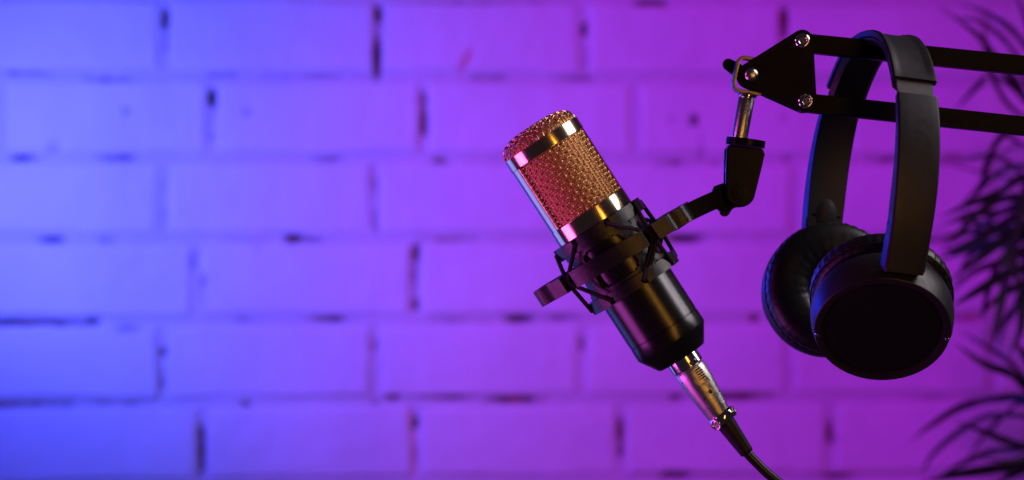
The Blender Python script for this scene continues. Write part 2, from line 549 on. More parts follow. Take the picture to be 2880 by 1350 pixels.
# ------------------------------------------------------------------ potted plant on the right, out of focus
plant = thing('palm_plant', 'dark leafy plant with long narrow arching leaves at the right edge', 'plant', loc=PX(3010, 1500, 1.0))
PO = plant.location.copy()


def leaf(ctrl, width, dep, crown):
    """ctrl: points in photograph pixels along the leaf, tip last; dep: depth at root and tip"""
    pts = [crown]
    n = len(ctrl)
    for i, (x, y) in enumerate(ctrl):
        pts.append(PX(x, y, dep[0] + (dep[1] - dep[0]) * (i + 1) / n) - PO)
    path = smooth_path(pts, 7)
    L = len(path)
    bm = bmesh.new()
    prev = None
    view = Vector((rng.uniform(-.5, .5), -1, rng.uniform(-.4, .4))).normalized()
    tw0 = rng.uniform(-.5, .5)
    for i, p in enumerate(path):
        u = i / (L - 1)
        tg = (path[min(i + 1, L - 1)] - path[max(i - 1, 0)]).normalized()
        sd = tg.cross(view).normalized()
        up = sd.cross(tg)
        a = tw0 * (u - .3)
        sd, up = sd * math.cos(a) + up * math.sin(a), up * math.cos(a) - sd * math.sin(a)
        w = width * (0.35 + 0.65 * math.sin(math.pi * min(1, u * 1.25 + .12) ** .8) if u < .5 else 1.0 * (1 - ((u - .5) / .5) ** 2.2)) * 0.5
        w = max(w, 0.0006)
        f = w * 0.28
        th = 0.0006
        row = [bm.verts.new(p + sd * w + up * f), bm.verts.new(p + sd * w * .5 + up * f * .35), bm.verts.new(p),
               bm.verts.new(p - sd * w * .5 + up * f * .35), bm.verts.new(p - sd * w + up * f),
               bm.verts.new(p - up * th)]
        if prev:
            for k in range(6):
                bm.faces.new((prev[k], prev[(k + 1) % 6], row[(k + 1) % 6], row[k]))
        prev = row
    obj('leaf', bm, MAT['leaf'], plant, angle=60)


crA = PX(2965, 610, 1.0) - PO
crB = PX(2985, 1190, 1.05) - PO
crT = PX(2990, 380, 1.1) - PO
LEAVES = [
 (crA, [(2905,505),(2873,590),(2838,740),(2806,900),(2788,985)], 26, (1.0,.85)),
 (crA, [(2900,625),(2838,660),(2760,722),(2670,788)], 24, (.98,.80)),
 (crA, [(2900,735),(2813,778),(2740,822),(2676,862)], 24, (.98,.75)),
 (crA, [(2890,640),(2800,652),(2724,652),(2650,664)], 22, (1.0,1.1)),
 (crA, [(2890,500),(2800,545),(2724,572),(2640,612)], 24, (1.0,.85)),
 (crT, [(2880,350),(2808,392),(2774,464),(2755,525),(2690,592)], 22, (1.1,1.15)),
 (crA, [(2900,512),(2808,500),(2709,474),(2620,452)], 17, (1.0,1.2)),
 (crA, [(2900,668),(2800,680),(2700,712),(2610,738)], 20, (1.0,1.15)),
 (crA, [(2900,770),(2818,828),(2750,890)], 20, (1.0,.9)),
 (crA, [(2880,640),(2790,635),(2700,620),(2630,640)], 18, (1.0,1.2)),
 (crA, [(2900,560),(2830,590),(2750,640),(2660,690)], 16, (1.0,1.15)),
 (crA, [(2910,700),(2880,800),(2850,880),(2815,930)], 18, (1.0,1.1)),
 (crA, [(2920,470),(2890,430),(2850,415),(2790,440)], 14, (1.0,1.2)),
 (crA, [(2895,690),(2820,735),(2740,765),(2660,830)], 20, (1.0,.95)),
 (crA, [(2890,600),(2830,622),(2760,668),(2690,700),(2640,705)], 22, (1.0,.9)),
 (crA, [(2910,540),(2862,640),(2850,740),(2870,830)], 22, (.95,.8)),
 (crA, [(2890,720),(2850,700),(2780,690),(2720,730),(2690,800)], 18, (1.0,1.1)),
 (crA, [(2880,580),(2800,600),(2730,600),(2670,625)], 20, (1.0,1.0)),
 (crA, [(2900,480),(2850,470),(2790,500),(2740,560)], 16, (1.0,1.1)),
 (crA, [(2900,820),(2850,870),(2820,920),(2810,990)], 16, (1.0,1.1)),
 (crA, [(2880,560),(2820,560),(2760,590),(2700,650),(2660,690)], 20, (1.0,.85)),
 (crA, [(2900,650),(2850,690),(2800,760),(2770,850),(2765,900)], 18, (1.0,.9)),
 (crA, [(2920,760),(2880,850),(2870,930),(2840,1000)], 22, (1.0,.9)),
 (crA, [(2900,540),(2870,490),(2820,450),(2760,440),(2690,460)], 18, (1.0,1.15)),
 (crT, [(2900,260),(2860,160),(2800,90),(2740,55),(2690,50)], 14, (1.1,1.2)),
 (crT, [(2910,410),(2860,400),(2800,350),(2740,330)], 14, (1.1,1.2)),
 (crB, [(2920,1250),(2880,1290),(2830,1300),(2760,1290)], 18, (1.0,.95)),
 (crB, [(2910,1060),(2880,1000),(2850,960)], 22, (1.0,.9)),
 (crB, [(2885,1090),(2839,1050),(2765,1022),(2685,966)], 22, (1.0,.95)),
 (crB, [(2905,1095),(2850,1030),(2790,985),(2700,930)], 18, (1.0,1.15)),
 (crB, [(2900,1125),(2800,1121),(2699,1146),(2624,1192),(2560,1240)], 20, (1.0,1.15)),
 (crB, [(2900,1252),(2831,1240),(2773,1216),(2690,1186)], 20, (1.05,1.0)),
 (crB, [(2880,1135),(2831,1160),(2771,1222),(2720,1290)], 14, (1.0,1.25)),
 (crB, [(2860,1170),(2770,1175),(2690,1222),(2624,1278),(2590,1335)], 18, (1.05,1.25)),
 (crB, [(2900,1300),(2790,1318),(2699,1332),(2590,1356)], 26, (1.0,.85)),
 (crB, [(2900,1256),(2790,1270),(2699,1308),(2630,1350)], 18, (1.0,1.2)),
 (crB, [(2890,1310),(2830,1340),(2770,1380)], 24, (1.0,.8)),
 (crT, [(2910,300),(2877,275),(2828,205),(2768,122),(2715,72),(2640,20)], 20, (1.1,1.05)),
 (crT, [(2930,200),(2880,122),(2834,73),(2773,36),(2700,10)], 17, (1.1,1.2)),
 (crT, [(2860,320),(2800,240),(2774,150),(2766,70)], 20, (1.1,1.2)),
 (crT, [(2850,250),(2790,215),(2740,250),(2685,312)], 20, (1.1,1.2)),
 (crT, [(2900,300),(2850,215),(2800,180)], 18, (1.1,1.2)),
 (crT, [(2940,230),(2905,120),(2880,40),(2850,-30)], 18, (1.1,1.2)),
]
for cr_, c_, w_, d_ in LEAVES:
    leaf(c_, w_ * 2.05 * U, (d_[0] + .03, d_[1] + .07), cr_)
for cr_, bx in ((crA, 0.0), (crB, 0.03), (crT, -0.015)):
    bm = bmesh.new()
    base = Vector((bx, 0.02, -0.10))
    path = smooth_path([base, base.lerp(cr_, .4) + Vector((.02, 0, 0)), base.lerp(cr_, .8) + Vector((.005, 0, 0)), cr_], 6)
    tube(bm, path, [0.011 - 0.005 * i / len(path) for i in range(len(path))], 9)
    obj('cane', bm, MAT['bark'], plant)

# ------------------------------------------------------------------ microphone frame: t right, d to the camera, s down the axis (photograph pixels)
TILT = 33.0
SA, CA = math.sin(R(TILT)), math.cos(R(TILT))
AX, AY = 1521.3, 394.2
S0 = 727.0


def ts(px, py):
    dx, dy = px - AX, py - AY
    return dx * CA - dy * SA, dx * SA + dy * CA


def MF(t, d, s):
    return Vector((t * U, -d * U, (S0 - s) * U))


base_px = (AX + S0 * SA, AY + S0 * CA)
mic_m = Matrix.Translation(PX(*base_px)) @ Matrix.Rotation(R(-TILT), 4, 'Y')

mic = thing('condenser_microphone', 'condenser microphone with gold mesh head and black body tilted in its mount', 'microphone', mic_m)
lat = lambda bm, prof, n=72, **k: lathe(bm, prof, n, lambda x, y, s: MF(x, y, s), **k)

# mesh head: woven wires
RW, AMP, WR = 114.0, 3.0, 1.75
NC = 52
SR0, SR1 = 36.0, 238.0
NR = 15
ds = (SR1 - SR0) / NR
bm = bmesh.new()
for i in range(NC):
    a = 2 * math.pi * i / NC
    pts = []
    for k in range(NR * 4 + 1):
        s = SR0 + ds * k / 4
        r = RW + AMP * math.cos(math.pi * (k / 4 - .5 + i))
        pts.append(MF(r * math.sin(a), r * math.cos(a), s))
    tube(bm, pts, WR * U, 5, cap=False)
mesh_o = obj('grille_mesh', bm, MAT['gold_wire'], mic, angle=80, recalc=False)
bm = bmesh.new()
for j in range(NR):
    s = SR0 + ds * (j + .5)
    pts = []
    for k in range(NC * 4):
        a = 2 * math.pi * k / (NC * 4)
        r = RW - AMP * math.cos(math.pi * (k / 4 + j))
        pts.append(MF(r * math.sin(a), r * math.cos(a), s))
    tube(bm, pts, WR * U, 5, closed=True)
obj('cross_wire', bm, MAT['gold_wire'], mesh_o, angle=80, recalc=False)
bm = bmesh.new()
lat(bm, [(105, SR0 - 4), (105, SR1 + 4)], 64)
obj('inner_gauze', bm, MAT['gauze'], mic)

RD = 114.5


def dome_s(r):
    q = min(1.0, r / RD)
    return -46.0 * max(0.0, 1 - q ** 4) ** 0.42


bm = bmesh.new()
SPD = 13.5
for fam in (0, 1):
    for i in range(-8, 9):
        c = (i + .0) * SPD
        if abs(c) >= RD - 1:
            continue
        Lh = math.sqrt(RD ** 2 - c ** 2)
        pts = []
        N = 56
        for k in range(N + 1):
            tau = -math.pi / 2 + math.pi * k / N
            y = Lh * math.sin(tau)
            r = math.hypot(c, y)
            s = dome_s(r) + 1.0
            w = AMP * 0.8 * math.cos(math.pi * (y / SPD + i + fam))
            # offset along the dome's normal
            e = 0.5
            dr = (dome_s(min(RD, r + e)) - dome_s(max(0, r - e))) / (2 * e)
            nn = math.sqrt(1 + dr * dr)
            nr_, ns_ = dr / nn, -1 / nn
            f = (r + nr_ * w) / max(r, 1e-3)
            x2, y2 = c * f, y * f
            if r < 1:
                x2, y2 = c, y
            if fam:
                x2, y2 = -y2, x2
            ca, sa = math.cos(R(40)), math.sin(R(40))
            pts.append(MF(x2 * ca - y2 * sa, x2 * sa + y2 * ca, s + ns_ * w))
        pts = [MF(0, 0, 0) * 0 + p for p in pts]
        q0, q1 = pts[0].copy(), pts[-1].copy()
        q0.z = MF(0, 0, 6).z; q1.z = MF(0, 0, 6).z
        tube(bm, [q0] + pts + [q1], WR * U, 5, cap=False)
dome_o = obj('grille_dome', bm, MAT['gold_wire'], mic, angle=80, recalc=False)
bm = bmesh.new()
prof = [(0.01, dome_s(0) + 6)] + [(r * .95, dome_s(r) + 6) for r in (20, 40, 60, 75, 88, 98, 105, 110, 113, 114.4)] + [(108, 12)]
lat(bm, prof, 64)
obj('dome_gauze', bm, MAT['gauze'], dome_o)

# polished bands
bm = bmesh.new(); lat(bm, [(113, -1), (118.5, -2), (120.5, -.5), (120.5, 33.5), (119.5, 35), (113, 35)], 96, closed=True)
obj('upper_band', bm, MAT['band'], mic, angle=50, wn=True)
bm = bmesh.new(); lat(bm, [(110, 237.5), (119, 237), (120.3, 238.5), (120.3, 281), (119, 282), (110, 282)], 96, closed=True)
obj('lower_band', bm, MAT['band'], mic, angle=50, wn=True)
for c in (97.5, -82.5):
    bm = bmesh.new()
    lat(bm, [(108, 34.9), (118.8, 34.9), (118.8, 237.1), (108, 237.1)], 20, a0=c - 26.5, a1=c + 26.5, closed=True)
    obj('side_frame', bm, MAT['band'], mic, bevel=1.6 * U, seg=2, angle=40)

# body
bm = bmesh.new()
lat(bm, [(60, 281.5), (109, 281.5), (109.5, 283), (109.5, 629), (108.6, 630), (107, 630.5), (107, 632), (60, 632)], 96, closed=True)
obj('body', bm, MAT['body'], mic, angle=40, wn=True)
bm = bmesh.new()
lat(bm, [(60, 632.2), (107.5, 632.2), (109.4, 633.4), (110, 671), (109, 674), (76.5, 725), (73.5, 727), (50, 727), (49.5, 724), (49.5, 640)], 96)
obj('tail_cap', bm, MAT['body'], mic, angle=25)

# ------------------------------------------------------------------ cable with its plug
cable = thing('microphone_cable', 'black cable with silver plug pushed into the tail of the microphone', 'cable', mic_m)
bm = bmesh.new(); lat(bm, [(20, 700), (47, 700), (47.5, 712), (47.5, 758), (46.2, 761), (40, 762.5), (39, 764), (20, 764)], 64)
collar = obj('collar', bm, MAT['chrome'], cable, angle=35, wn=True)
bm = bmesh.new()
prof = [(20, 763), (40, 764.5), (44.5, 766), (46, 769), (46.3, 785), (45.6, 805), (44, 828), (41.5, 852), (38.5, 880), (35.5, 905), (34, 917), (28, 919)]
lat(bm, prof, 64)
shell = obj('plug_shell', bm, MAT['nickel'], cable, angle=35)


def shell_r(s):
    for (r0, s0), (r1, s1) in zip(prof[3:-1], prof[4:]):
        if s0 <= s <= s1:
            return r0 + (r1 - r0) * (s - s0) / (s1 - s0)
    return 34.0


def on_shell(azim, s, lift):
    r = shell_r(s) + lift
    return MF(r * math.sin(R(azim)), r * math.cos(R(azim)), s)


def shell_patch(outline, lo, hi, mat, name, parent, bevel=0.0):
    """a small raised piece following the plug's round shell; outline in (azimuth, s)"""
    bm = bmesh.new()
    prism(bm, outline, lambda a, s, l: on_shell(a, s, l), lo, hi)
    return obj(name, bm, mat, parent, bevel=bevel * U)


AZ = 19
shell_patch([(AZ - 24, 766), (AZ + 24, 766), (AZ + 24, 822), (AZ - 24, 822)], -4, .5, MAT['rubber'], 'latch_pocket', shell)
for side in (-1, 1):
    shell_patch([(AZ + side * 19, 766), (AZ + side * 31, 766), (AZ + side * 31, 806), (AZ + side * 22, 822), (AZ + side * 19, 818)], -3, 5.0, MAT['nickel'], 'latch_rail', shell, 1.2)
shell_patch([(AZ - 22, 816), (AZ + 22, 816), (AZ + 16, 826), (AZ + 5, 829), (AZ - 5, 829), (AZ - 16, 826)], -3, 4.2, MAT['nickel'], 'latch_stop', shell, 1.2)
lt = shell_patch([(AZ - 13, 769), (AZ + 13, 769), (AZ + 13, 811), (AZ - 13, 811)], -3, 3.5, MAT['nickel'], 'latch', shell, 1.0)
for k in range(5):
    s_ = 776 + k * 7.0
    shell_patch([(AZ - 12, s_ - 1.9), (AZ + 12, s_ - 1.9), (AZ + 12, s_ + 1.9), (AZ - 12, s_ + 1.9)], 3.0, 7.0, MAT['chrome'], 'latch_ridge', shell, .8)
# slot in the collar
bm = bmesh.new()
sl = arc(AZ - 7, 753, 5, 90, 270, 6) + arc(AZ + 9, 753, 5, -90, 90, 6)
rr = 47.6
prism(bm, sl, lambda a, s, l: MF((rr + l) * math.sin(R(a)), (rr + l) * math.cos(R(a)), s), -1.0, .7)
obj('latch_slot', bm, MAT['rubber'], collar, bevel=0.3 * U)
bm = bmesh.new()
band_prism(bm, offset_poly(sl, -2.0), offset_poly(sl, 0.2), lambda a, s, l: MF((rr + l) * math.sin(R(a)), (rr + l) * math.cos(R(a)), s), -1, 1.6)
obj('slot_rim', bm, MAT['chrome'], collar, bevel=.4 * U)


def screw_at(center, nrm, r, h, mat, name, parent, dome=True):
    """pan-head screw with cross slot: head lathed along nrm at center (local to the thing)"""
    nrm = nrm.normalized()
    M = nrm.to_track_quat('Z', 'Y').to_matrix().to_4x4()
    M.translation = center
    bm = bmesh.new()
    pr = [(0.001, h), (r * .35, h * .98), (r * .7, h * .82), (r * .93, h * .5), (r, h * .15), (r, -h)]
    lathe(bm, pr, 20, lambda x, y, s: Vector((x, y, s)))
    bm.transform(M)
    o = obj(name, bm, mat, parent, angle=50)
    for q in (0, 90):
        b2 = bmesh.new()
        ln, wd = r * .62, r * .11
        ca, sa = math.cos(R(q + 20)), math.sin(R(q + 20))
        prism(b2, [(-ln, -wd), (ln, -wd), (ln, wd), (-ln, wd)], lambda x, y, d: Vector((x * ca - y * sa, x * sa + y * ca, d)), h * .7, h * (1.03 + .01 * (q > 0)))
        b2.transform(M)
        obj('drive_slot', b2, MAT['rubber'], o)
    return o


c = on_shell(AZ, 848, -2)
screw_at(c, Vector((math.sin(R(AZ)), -math.cos(R(AZ)), 0)), 7.5 * U, 3.5 * U, MAT['chrome'], 'shell_screw', cable)
bm = bmesh.new()
lathe(bm, [(8, 0), (8, 2.6), (10.5, 2.6), (10.5, 0)], 24, lambda x, y, s: Vector((x * U, y * U, s * U)), closed=True)
M = Vector((math.sin(R(AZ)), -math.cos(R(AZ)), 0)).to_track_quat('Z', 'Y').to_matrix().to_4x4(); M.translation = on_shell(AZ, 848, -1.2)
bm.transform(M); obj('screw_seat', bm, MAT['nickel'], shell)
for k in range(4):
    s = 868 + k * 8.5
    bm = bmesh.new()
    tube(bm, [on_shell(a, s, .5) for a in np.linspace(-22, 72, 16)], 1.7 * U, 6)
    obj('grip_ridge', bm, MAT['nickel'], shell)
# clamp ring, slightly askew
ct = math.tan(R(4))
cl = lambda x, y, s: MF(x * 1.0 + 1.5, y, s + x * -ct)
bm = bmesh.new()
lathe(bm, [(26, 918), (33, 916), (37.5, 920), (39.5, 928), (39, 938), (36, 946), (30, 948), (26, 946)], 56, cl, closed=True)
clamp = obj('clamp_ring', bm, MAT['chrome'], cable, angle=45)
for azi, s, rr_ in ((-38, 936, 12.5), (74, 931, 10)):
    nv = Vector((math.sin(R(azi)), -math.cos(R(azi)), 0.0))
    cc = MF(39 * math.sin(R(azi)) + 1, 39 * math.cos(R(azi)), s)
    M = nv.to_track_quat('Z', 'Y').to_matrix().to_4x4(); M.translation = cc
    bm = bmesh.new()
    lathe(bm, [(.01, -8), (rr_ + 3, -8), (rr_ + 4, -2), (rr_ + 3, 3), (rr_ + 1, 4), (rr_ - 1.5, 3.2), (rr_ - 3, -1), (.01, -1)], 28, lambda x, y, z: Vector((x * U, y * U * 1.1, z * U)))
    bm.transform(M)
    obj('clamp_lug', bm, MAT['chrome'], clamp, angle=60)
    screw_at(cc, nv, (rr_ - 4) * U, 4.5 * U, MAT['brushed'], 'clamp_screw', clamp)
# rubber boot and cord
boot_path = [MF(1.5, 0, 938), MF(3, 0, 952), MF(5, 0, 1000), MF(7.2, 0, 1046), MF(7.4, 0, 1052), MF(7.5, 0, 1054.5)]
bm = bmesh.new(); tube(bm, boot_path, [28 * U, 27.5 * U, 23.5 * U, 20.2 * U, 19.5 * U, 17.5 * U], 40)
obj('strain_relief_boot', bm, MAT['rubber'], cable, angle=40)
cp = [MF(7, 0, 1030), MF(7.5, 0, 1056)]
for (x, y, d) in ((2130, 1304, 1), (2160, 1333, 4), (2200, 1364, 8), (2262, 1404, 12), (2350, 1450, 14), (2480, 1500, 10)):
    t_, s_ = ts(x, y)
    cp.append(MF(t_, d, s_))
bm = bmesh.new(); tube(bm, smooth_path(cp, 8), 13.6 * U, 24)
obj('cord', bm, MAT['sheath'], cable, angle=60)

# ------------------------------------------------------------------ shock mount
mount = thing('shock_mount', 'black plastic shock mount with elastic cords gripping the microphone', 'microphone mount', mic_m)
ROTD = -12.0
NOTCH = [(-35 + 45 * k + 180) % 360 - 180 for k in range(8)]


def notched_ring(name, r_in, r_out, s_hi, s_lo, notch_depth, at_top):
    """clamp ring with eight cord notches in one rim"""
    cuts = sorted((a % 360) for a in NOTCH)
    samples = []
    hw = 3.6
    for c in cuts:
        samples += [(c - hw, 0), (c - hw + .01, 1), (c, 1), (c + hw - .01, 1), (c + hw, 0)]
        nxt = c + 45
        for k in range(1, 8):
            a = c + hw + (45 - 2 * hw) * k / 8
            samples.append((a, 0))
    bm = bmesh.new()
    rows = []
    for a, nt in samples:
        x, y = math.sin(R(a)), math.cos(R(a))
        st = s_hi + (notch_depth if (nt and at_top) else 0)
        sb = s_lo - (notch_depth if (nt and not at_top) else 0)
        rows.append([bm.verts.new(MF(r * x, r * y, s)) for r, s in ((r_in, st), (r_out, st), (r_out, sb), (r_in, sb))])
    n = len(rows)
    for i in range(n):
        A, B = rows[i], rows[(i + 1) % n]
        for j in range(4):
            bm.faces.new((A[j], A[(j + 1) % 4], B[(j + 1) % 4], B[j]))
    return obj(name, bm, MAT['plastic'], mount, bevel=1.5 * U, seg=2, angle=40)


notched_ring('upper_clamp_ring', 121, 142, 283, 319, 20, True)
notched_ring('lower_clamp_ring', 111, 142, 460, 495, 20, False)

# inner cage: a thin sleeve with four rounded windows
def cage():
    bm = bmesh.new()
    r0, r1 = 111.0, 125.0
    na, ns_ = 144, 30
    s_a, s_b = 316.0, 463.0
    def inside(a, s):
        rel = ((a - ROTD + 45) % 90) - 45          # degrees from a window's centre
        u = abs(rel) / 31.5
        v = abs(s - 390) / 58.0
        return u ** 6 + v ** 6 < 1
    A = [[None] * (ns_ + 1) for _ in range(na)]
    B = [[None] * (ns_ + 1) for _ in range(na)]
    for i in range(na):
        a = 360.0 * i / na
        for j in range(ns_ + 1):
            s = s_a + (s_b - s_a) * j / ns_
            A[i][j] = bm.verts.new(MF(r1 * math.sin(R(a)), r1 * math.cos(R(a)), s))
            B[i][j] = bm.verts.new(MF(r0 * math.sin(R(a)), r0 * math.cos(R(a)), s))
    keep = [[not inside(360.0 * (i + .5) / na, s_a + (s_b - s_a) * (j + .5) / ns_) for j in range(ns_)] for i in range(na)]
    for i in range(na):
        i2 = (i + 1) % na
        for j in range(ns_):
            if not keep[i][j]:
                continue
            bm.faces.new((A[i][j], A[i2][j], A[i2][j + 1], A[i][j + 1]))
            bm.faces.new((B[i][j], B[i][j + 1], B[i2][j + 1], B[i2][j]))
            if not keep[i2][j]:
                bm.faces.new((A[i2][j], B[i2][j], B[i2][j + 1], A[i2][j + 1]))
            if not keep[i - 1][j]:
                bm.faces.new((A[i][j], A[i][j + 1], B[i][j + 1], B[i][j]))
            if j == ns_ - 1 or not keep[i][j + 1]:
                bm.faces.new((A[i][j + 1], A[i2][j + 1], B[i2][j + 1], B[i][j + 1]))
            if j == 0 or not keep[i][j - 1]:
                bm.faces.new((A[i][j], B[i][j], B[i2][j], A[i2][j]))
    loose = [v for v in bm.verts if not v.link_faces]
    bmesh.ops.delete(bm, geom=loose, context='VERTS')
    obj('cage', bm, MAT['plastic'], mount, angle=40)


cage()

# outer ring: bent strip, square in plan with cut corners and a lug on each side
tilt = math.tan(R(2.4))
cr_, sr_ = math.cos(R(12)), math.sin(R(12))


def OR(u, v, s):
    t = u * cr_ - v * sr_
    d = u * sr_ + v * cr_
    return MF(t, d, s + t * tilt)


quad = [(0, 152), (35, 150), (65, 145), (92, 136), (112, 126), (118, 121), (120, 114), (121, 92), (126, 82), (138, 82), (144, 90), (146, 111), (151, 116),
        (188, 99), (194, 95), (196, 88), (197, 80), (202, 74), (212, 72), (228, 70), (240, 62), (247, 50), (249, 28), (249, 0)]
plan = quad + [(u, -v) for u, v in quad[::-1][1:]]
plan = plan + [(-u, v) for u, v in plan[::-1][1:-1]]
inner = offset_poly(plan, -15.0)
bm = bmesh.new()
band_prism(bm, plan, inner, OR, 358, 407)
obj('outer_ring', bm, MAT['plastic'], mount, bevel=2.2 * U, seg=2, angle=40)

# elastic cords: each outer corner to two notches above and two below
for k in range(4):
    a = ROTD - 45 + 90 * k
    uu, vv = [(-133, 104), (133, 104), (133, -104), (-133, -104)][k]
    for top in (True, False):
        for da in (-1, 1):
            na = [x for x in NOTCH]
            # the two notches nearest to this corner
            cand = sorted(na, key=lambda q: abs(((q - (a + 0) + 180) % 360) - 180))[:2]
            cand = sorted(cand, key=lambda q: ((q - a + 180) % 360) - 180)
            q = cand[0] if da < 0 else cand[1]
            p0 = OR(uu + da * 3, vv, 372 if top else 393)
            rn = 142
            if top:
                ctrl = [MF((rn - 12) * math.sin(R(q)), (rn - 12) * math.cos(R(q)), 294), MF((rn + 2) * math.sin(R(q)), (rn + 2) * math.cos(R(q)), 297)]
            else:
                ctrl = [MF((rn - 12) * math.sin(R(q)), (rn - 12) * math.cos(R(q)), 484), MF((rn + 2) * math.sin(R(q)), (rn + 2) * math.cos(R(q)), 481)]
            mid = OR(uu, vv, 382)
            bm = bmesh.new()
            tube(bm, ctrl + [ctrl[1].lerp(p0, .33), ctrl[1].lerp(p0, .66), p0, mid], 6.2 * U, 10)
            obj('elastic_cord', bm, MAT['cord'], mount, angle=60)
# crimp sleeves on the front right cords
q0 = OR(133, 108, 402); q1 = MF(139 * math.sin(R(10)), 139 * math.cos(R(10)), 480)
for off in (-6.5, 6.5):
    o_ = Vector((off * U, -3 * U, 0))
    bm = bmesh.new(); tube(bm, [q0.lerp(q1, .08) + o_, q0.lerp(q1, .66) + o_], 7.2 * U, 14)
    obj('crimp_sleeve', bm, MAT['smooth'], mount, bevel=.8 * U)


def arm_piece(name, outline, d0, d1, mat, bev):
    """an outline in photograph pixels extruded in depth"""
    bm = bmesh.new()
    prism(bm, outline, lambda x, y, d: MF(ts(x, y)[0], d, ts(x, y)[1]), d0, d1)
    return obj(name, bm, mat, mount, bevel=bev * U, seg=2, angle=40)


# arm: a flat strip bent twice in depth, from the right lug to the hinge
def strip(name, stations, mat, thick, bev):
    """stations: (px,py,d, half height); a flat strip standing on edge"""
    bm = bmesh.new()
    prev = None
    for i, (x, y, d, hh) in enumerate(stations):
        t_, s_ = ts(x, y)
        a = stations[max(i - 1, 0)]; c = stations[min(i + 1, len(stations) - 1)]
        e = Vector((c[0] - a[0], c[1] - a[1])).normalized()
        up = Vector((e.y, -e.x))
        row = []
        for sgn, dd in ((1, thick / 2), (-1, thick / 2), (-1, -thick / 2), (1, -thick / 2)):
            tt, ss = ts(x + up.x * hh * sgn, y + up.y * hh * sgn)
            row.append(bm.verts.new(MF(tt, d + dd, ss)))
        if prev:
            for k in range(4):
                bm.faces.new((prev[k], prev[(k + 1) % 4], row[(k + 1) % 4], row[k]))
        else:
            bm.faces.new(row)
        prev = row
    bm.faces.new(prev[::-1])
    return obj(name, bm, mat, mount, bevel=bev * U, seg=2, angle=30)


strip('arm', [(1880, 628, 88, 25), (1893, 622, 84, 25), (1915, 608, 52, 25), (1926, 601, 47, 25), (1945, 592, 46, 25), (1970, 580, 40, 25), (2006, 564, 26, 25), (2030, 556, 20, 25)],
      MAT['steel_black'], 24, 2.5)
hub = [(2002, 540), (2008, 524), (2030, 516), (2060, 512)] + arc(2078, 542, 36, -120, 60, 12) + [(2062, 586), (2048, 597), (2026, 596), (2012, 584), (2006, 566)]
arm_piece('hinge_knuckle', hub, -19, 19, MAT['steel_black'], 2.5)

# fork housing above the hinge, leaning the other way
HT = (2095.5, 412.0)
hdir = Vector((2078.4 - HT[0], 542.4 - HT[1])).normalized()
hright = Vector((-hdir.y, hdir.x)) * -1
if hright.x < 0:
    hright = -hright


def HP(q, p, d):
    x = HT[0] + hright.x * q + hdir.x * p
    y = HT[1] + hright.y * q + hdir.y * p
    t_, s_ = ts(x, y)
    return MF(t_, d, s_)


outl = [(-54, 16), (-47, 2), (47, 2), (54, 16), (50, 60), (42, 128)] + arc(0, 131, 41.5, 0, 180, 16)[1:-1] + [(-42, 128), (-50, 60)]
for d0, d1 in ((20.5, 44), (-44, -20.5)):
    bm = bmesh.new(); prism(bm, outl, HP, d0, d1)
    obj('fork_cheek', bm, MAT['smooth'], mount, bevel=6 * U, seg=3, angle=40)
bm = bmesh.new(); prism(bm, [(-50, 4), (50, 4), (46, 80), (-46, 80)], HP, -21, 21)
obj('fork_bridge', bm, MAT['smooth'], mount)
# nut and bolt on the hinge
def disc_at(center_fn, q, p, d0, d1, r, n, mat, name, bev=0.0, rot=0.0, parent=None):
    bm = bmesh.new()
    prism(bm, [(q + r * math.cos(2 * math.pi * k / n + rot), p + r * math.sin(2 * math.pi * k / n + rot)) for k in range(n)], center_fn, d0, d1)
    return obj(name, bm, mat, parent or mount, bevel=bev * U, seg=2, angle=30)


disc_at(HP, 0, 131, 43, 50, 27, 6, MAT['smooth'], 'hinge_nut', 1.8, .15)
disc_at(HP, 0, 131, 43, 52, 18, 32, MAT['smooth'], 'hinge_washer', 1.5)
disc_at(HP, 0, 131, 43, 55, 13.5, 32, MAT['smooth'], 'hinge_bolt', 2.0)
# knurled ring
bm = bmesh.new()
NK = 64
kn = []
for k in range(NK):
    a0 = 2 * math.pi * k / NK
    kn += [(55 * math.cos(a0), 55 * math.sin(a0)), (55 * math.cos(a0 + .045), 55 * math.sin(a0 + .045)), (52.6 * math.cos(a0 + .055), 52.6 * math.sin(a0 + .055)), (52.6 * math.cos(a0 + .09), 52.6 * math.sin(a0 + .09))]
prism(bm, kn, lambda x, y, p: HP(x, p, y), -21, -1)
obj('knurled_ring', bm, MAT['smooth'], mount, angle=40)
# wing of the hinge's wing nut showing below
def wing(bm, c, direc, d, L, r0, r1, f, th):
    """one rounded wing from the hub c along direc"""
    e = Vector(direc).normalized(); n_ = Vector((-e.y, e.x))
    pts = []
    for a in np.linspace(-90, 90, 9):
        pts.append(Vector(c) + e * (L + r1 * math.cos(R(a))) + n_ * r1 * math.sin(R(a)))
    pts += [Vector(c) + n_ * r0, Vector(c) - n_ * r0]
    prism(bm, [(p.x, p.y) for p in pts], f, d - th, d + th)


fpx = lambda x, y, d: MF(ts(x, y)[0], d, ts(x, y)[1])
bm = bmesh.new()
wing(bm, (2078, 545), (-40, 56), -62, 60, 12, 15, fpx, 7)
wing(bm, (2078, 545), (40, -56), -62, 60, 12, 15, fpx, 7)
obj('wing_nut', bm, MAT['smooth'], mount, bevel=3 * U)
bm = bmesh.new()
lathe(bm, [(.01, -44), (12, -44), (12, -74), (.01, -74)], 20, lambda x, y, d: fpx(2078 + x, 545 + y, d))
obj('wing_nut_hub', bm, MAT['smooth'], mount)

# ------------------------------------------------------------------ boom arm
BO = PX(2110, 213)
boom = thing('boom_arm', 'black steel scissor boom arm with triangular end plate entering from the right', 'boom arm', loc=BO)


def BF(x, y, d):
    return Vector(((x - 1440) * U, -d * U, (675 - y) * U)) - BO


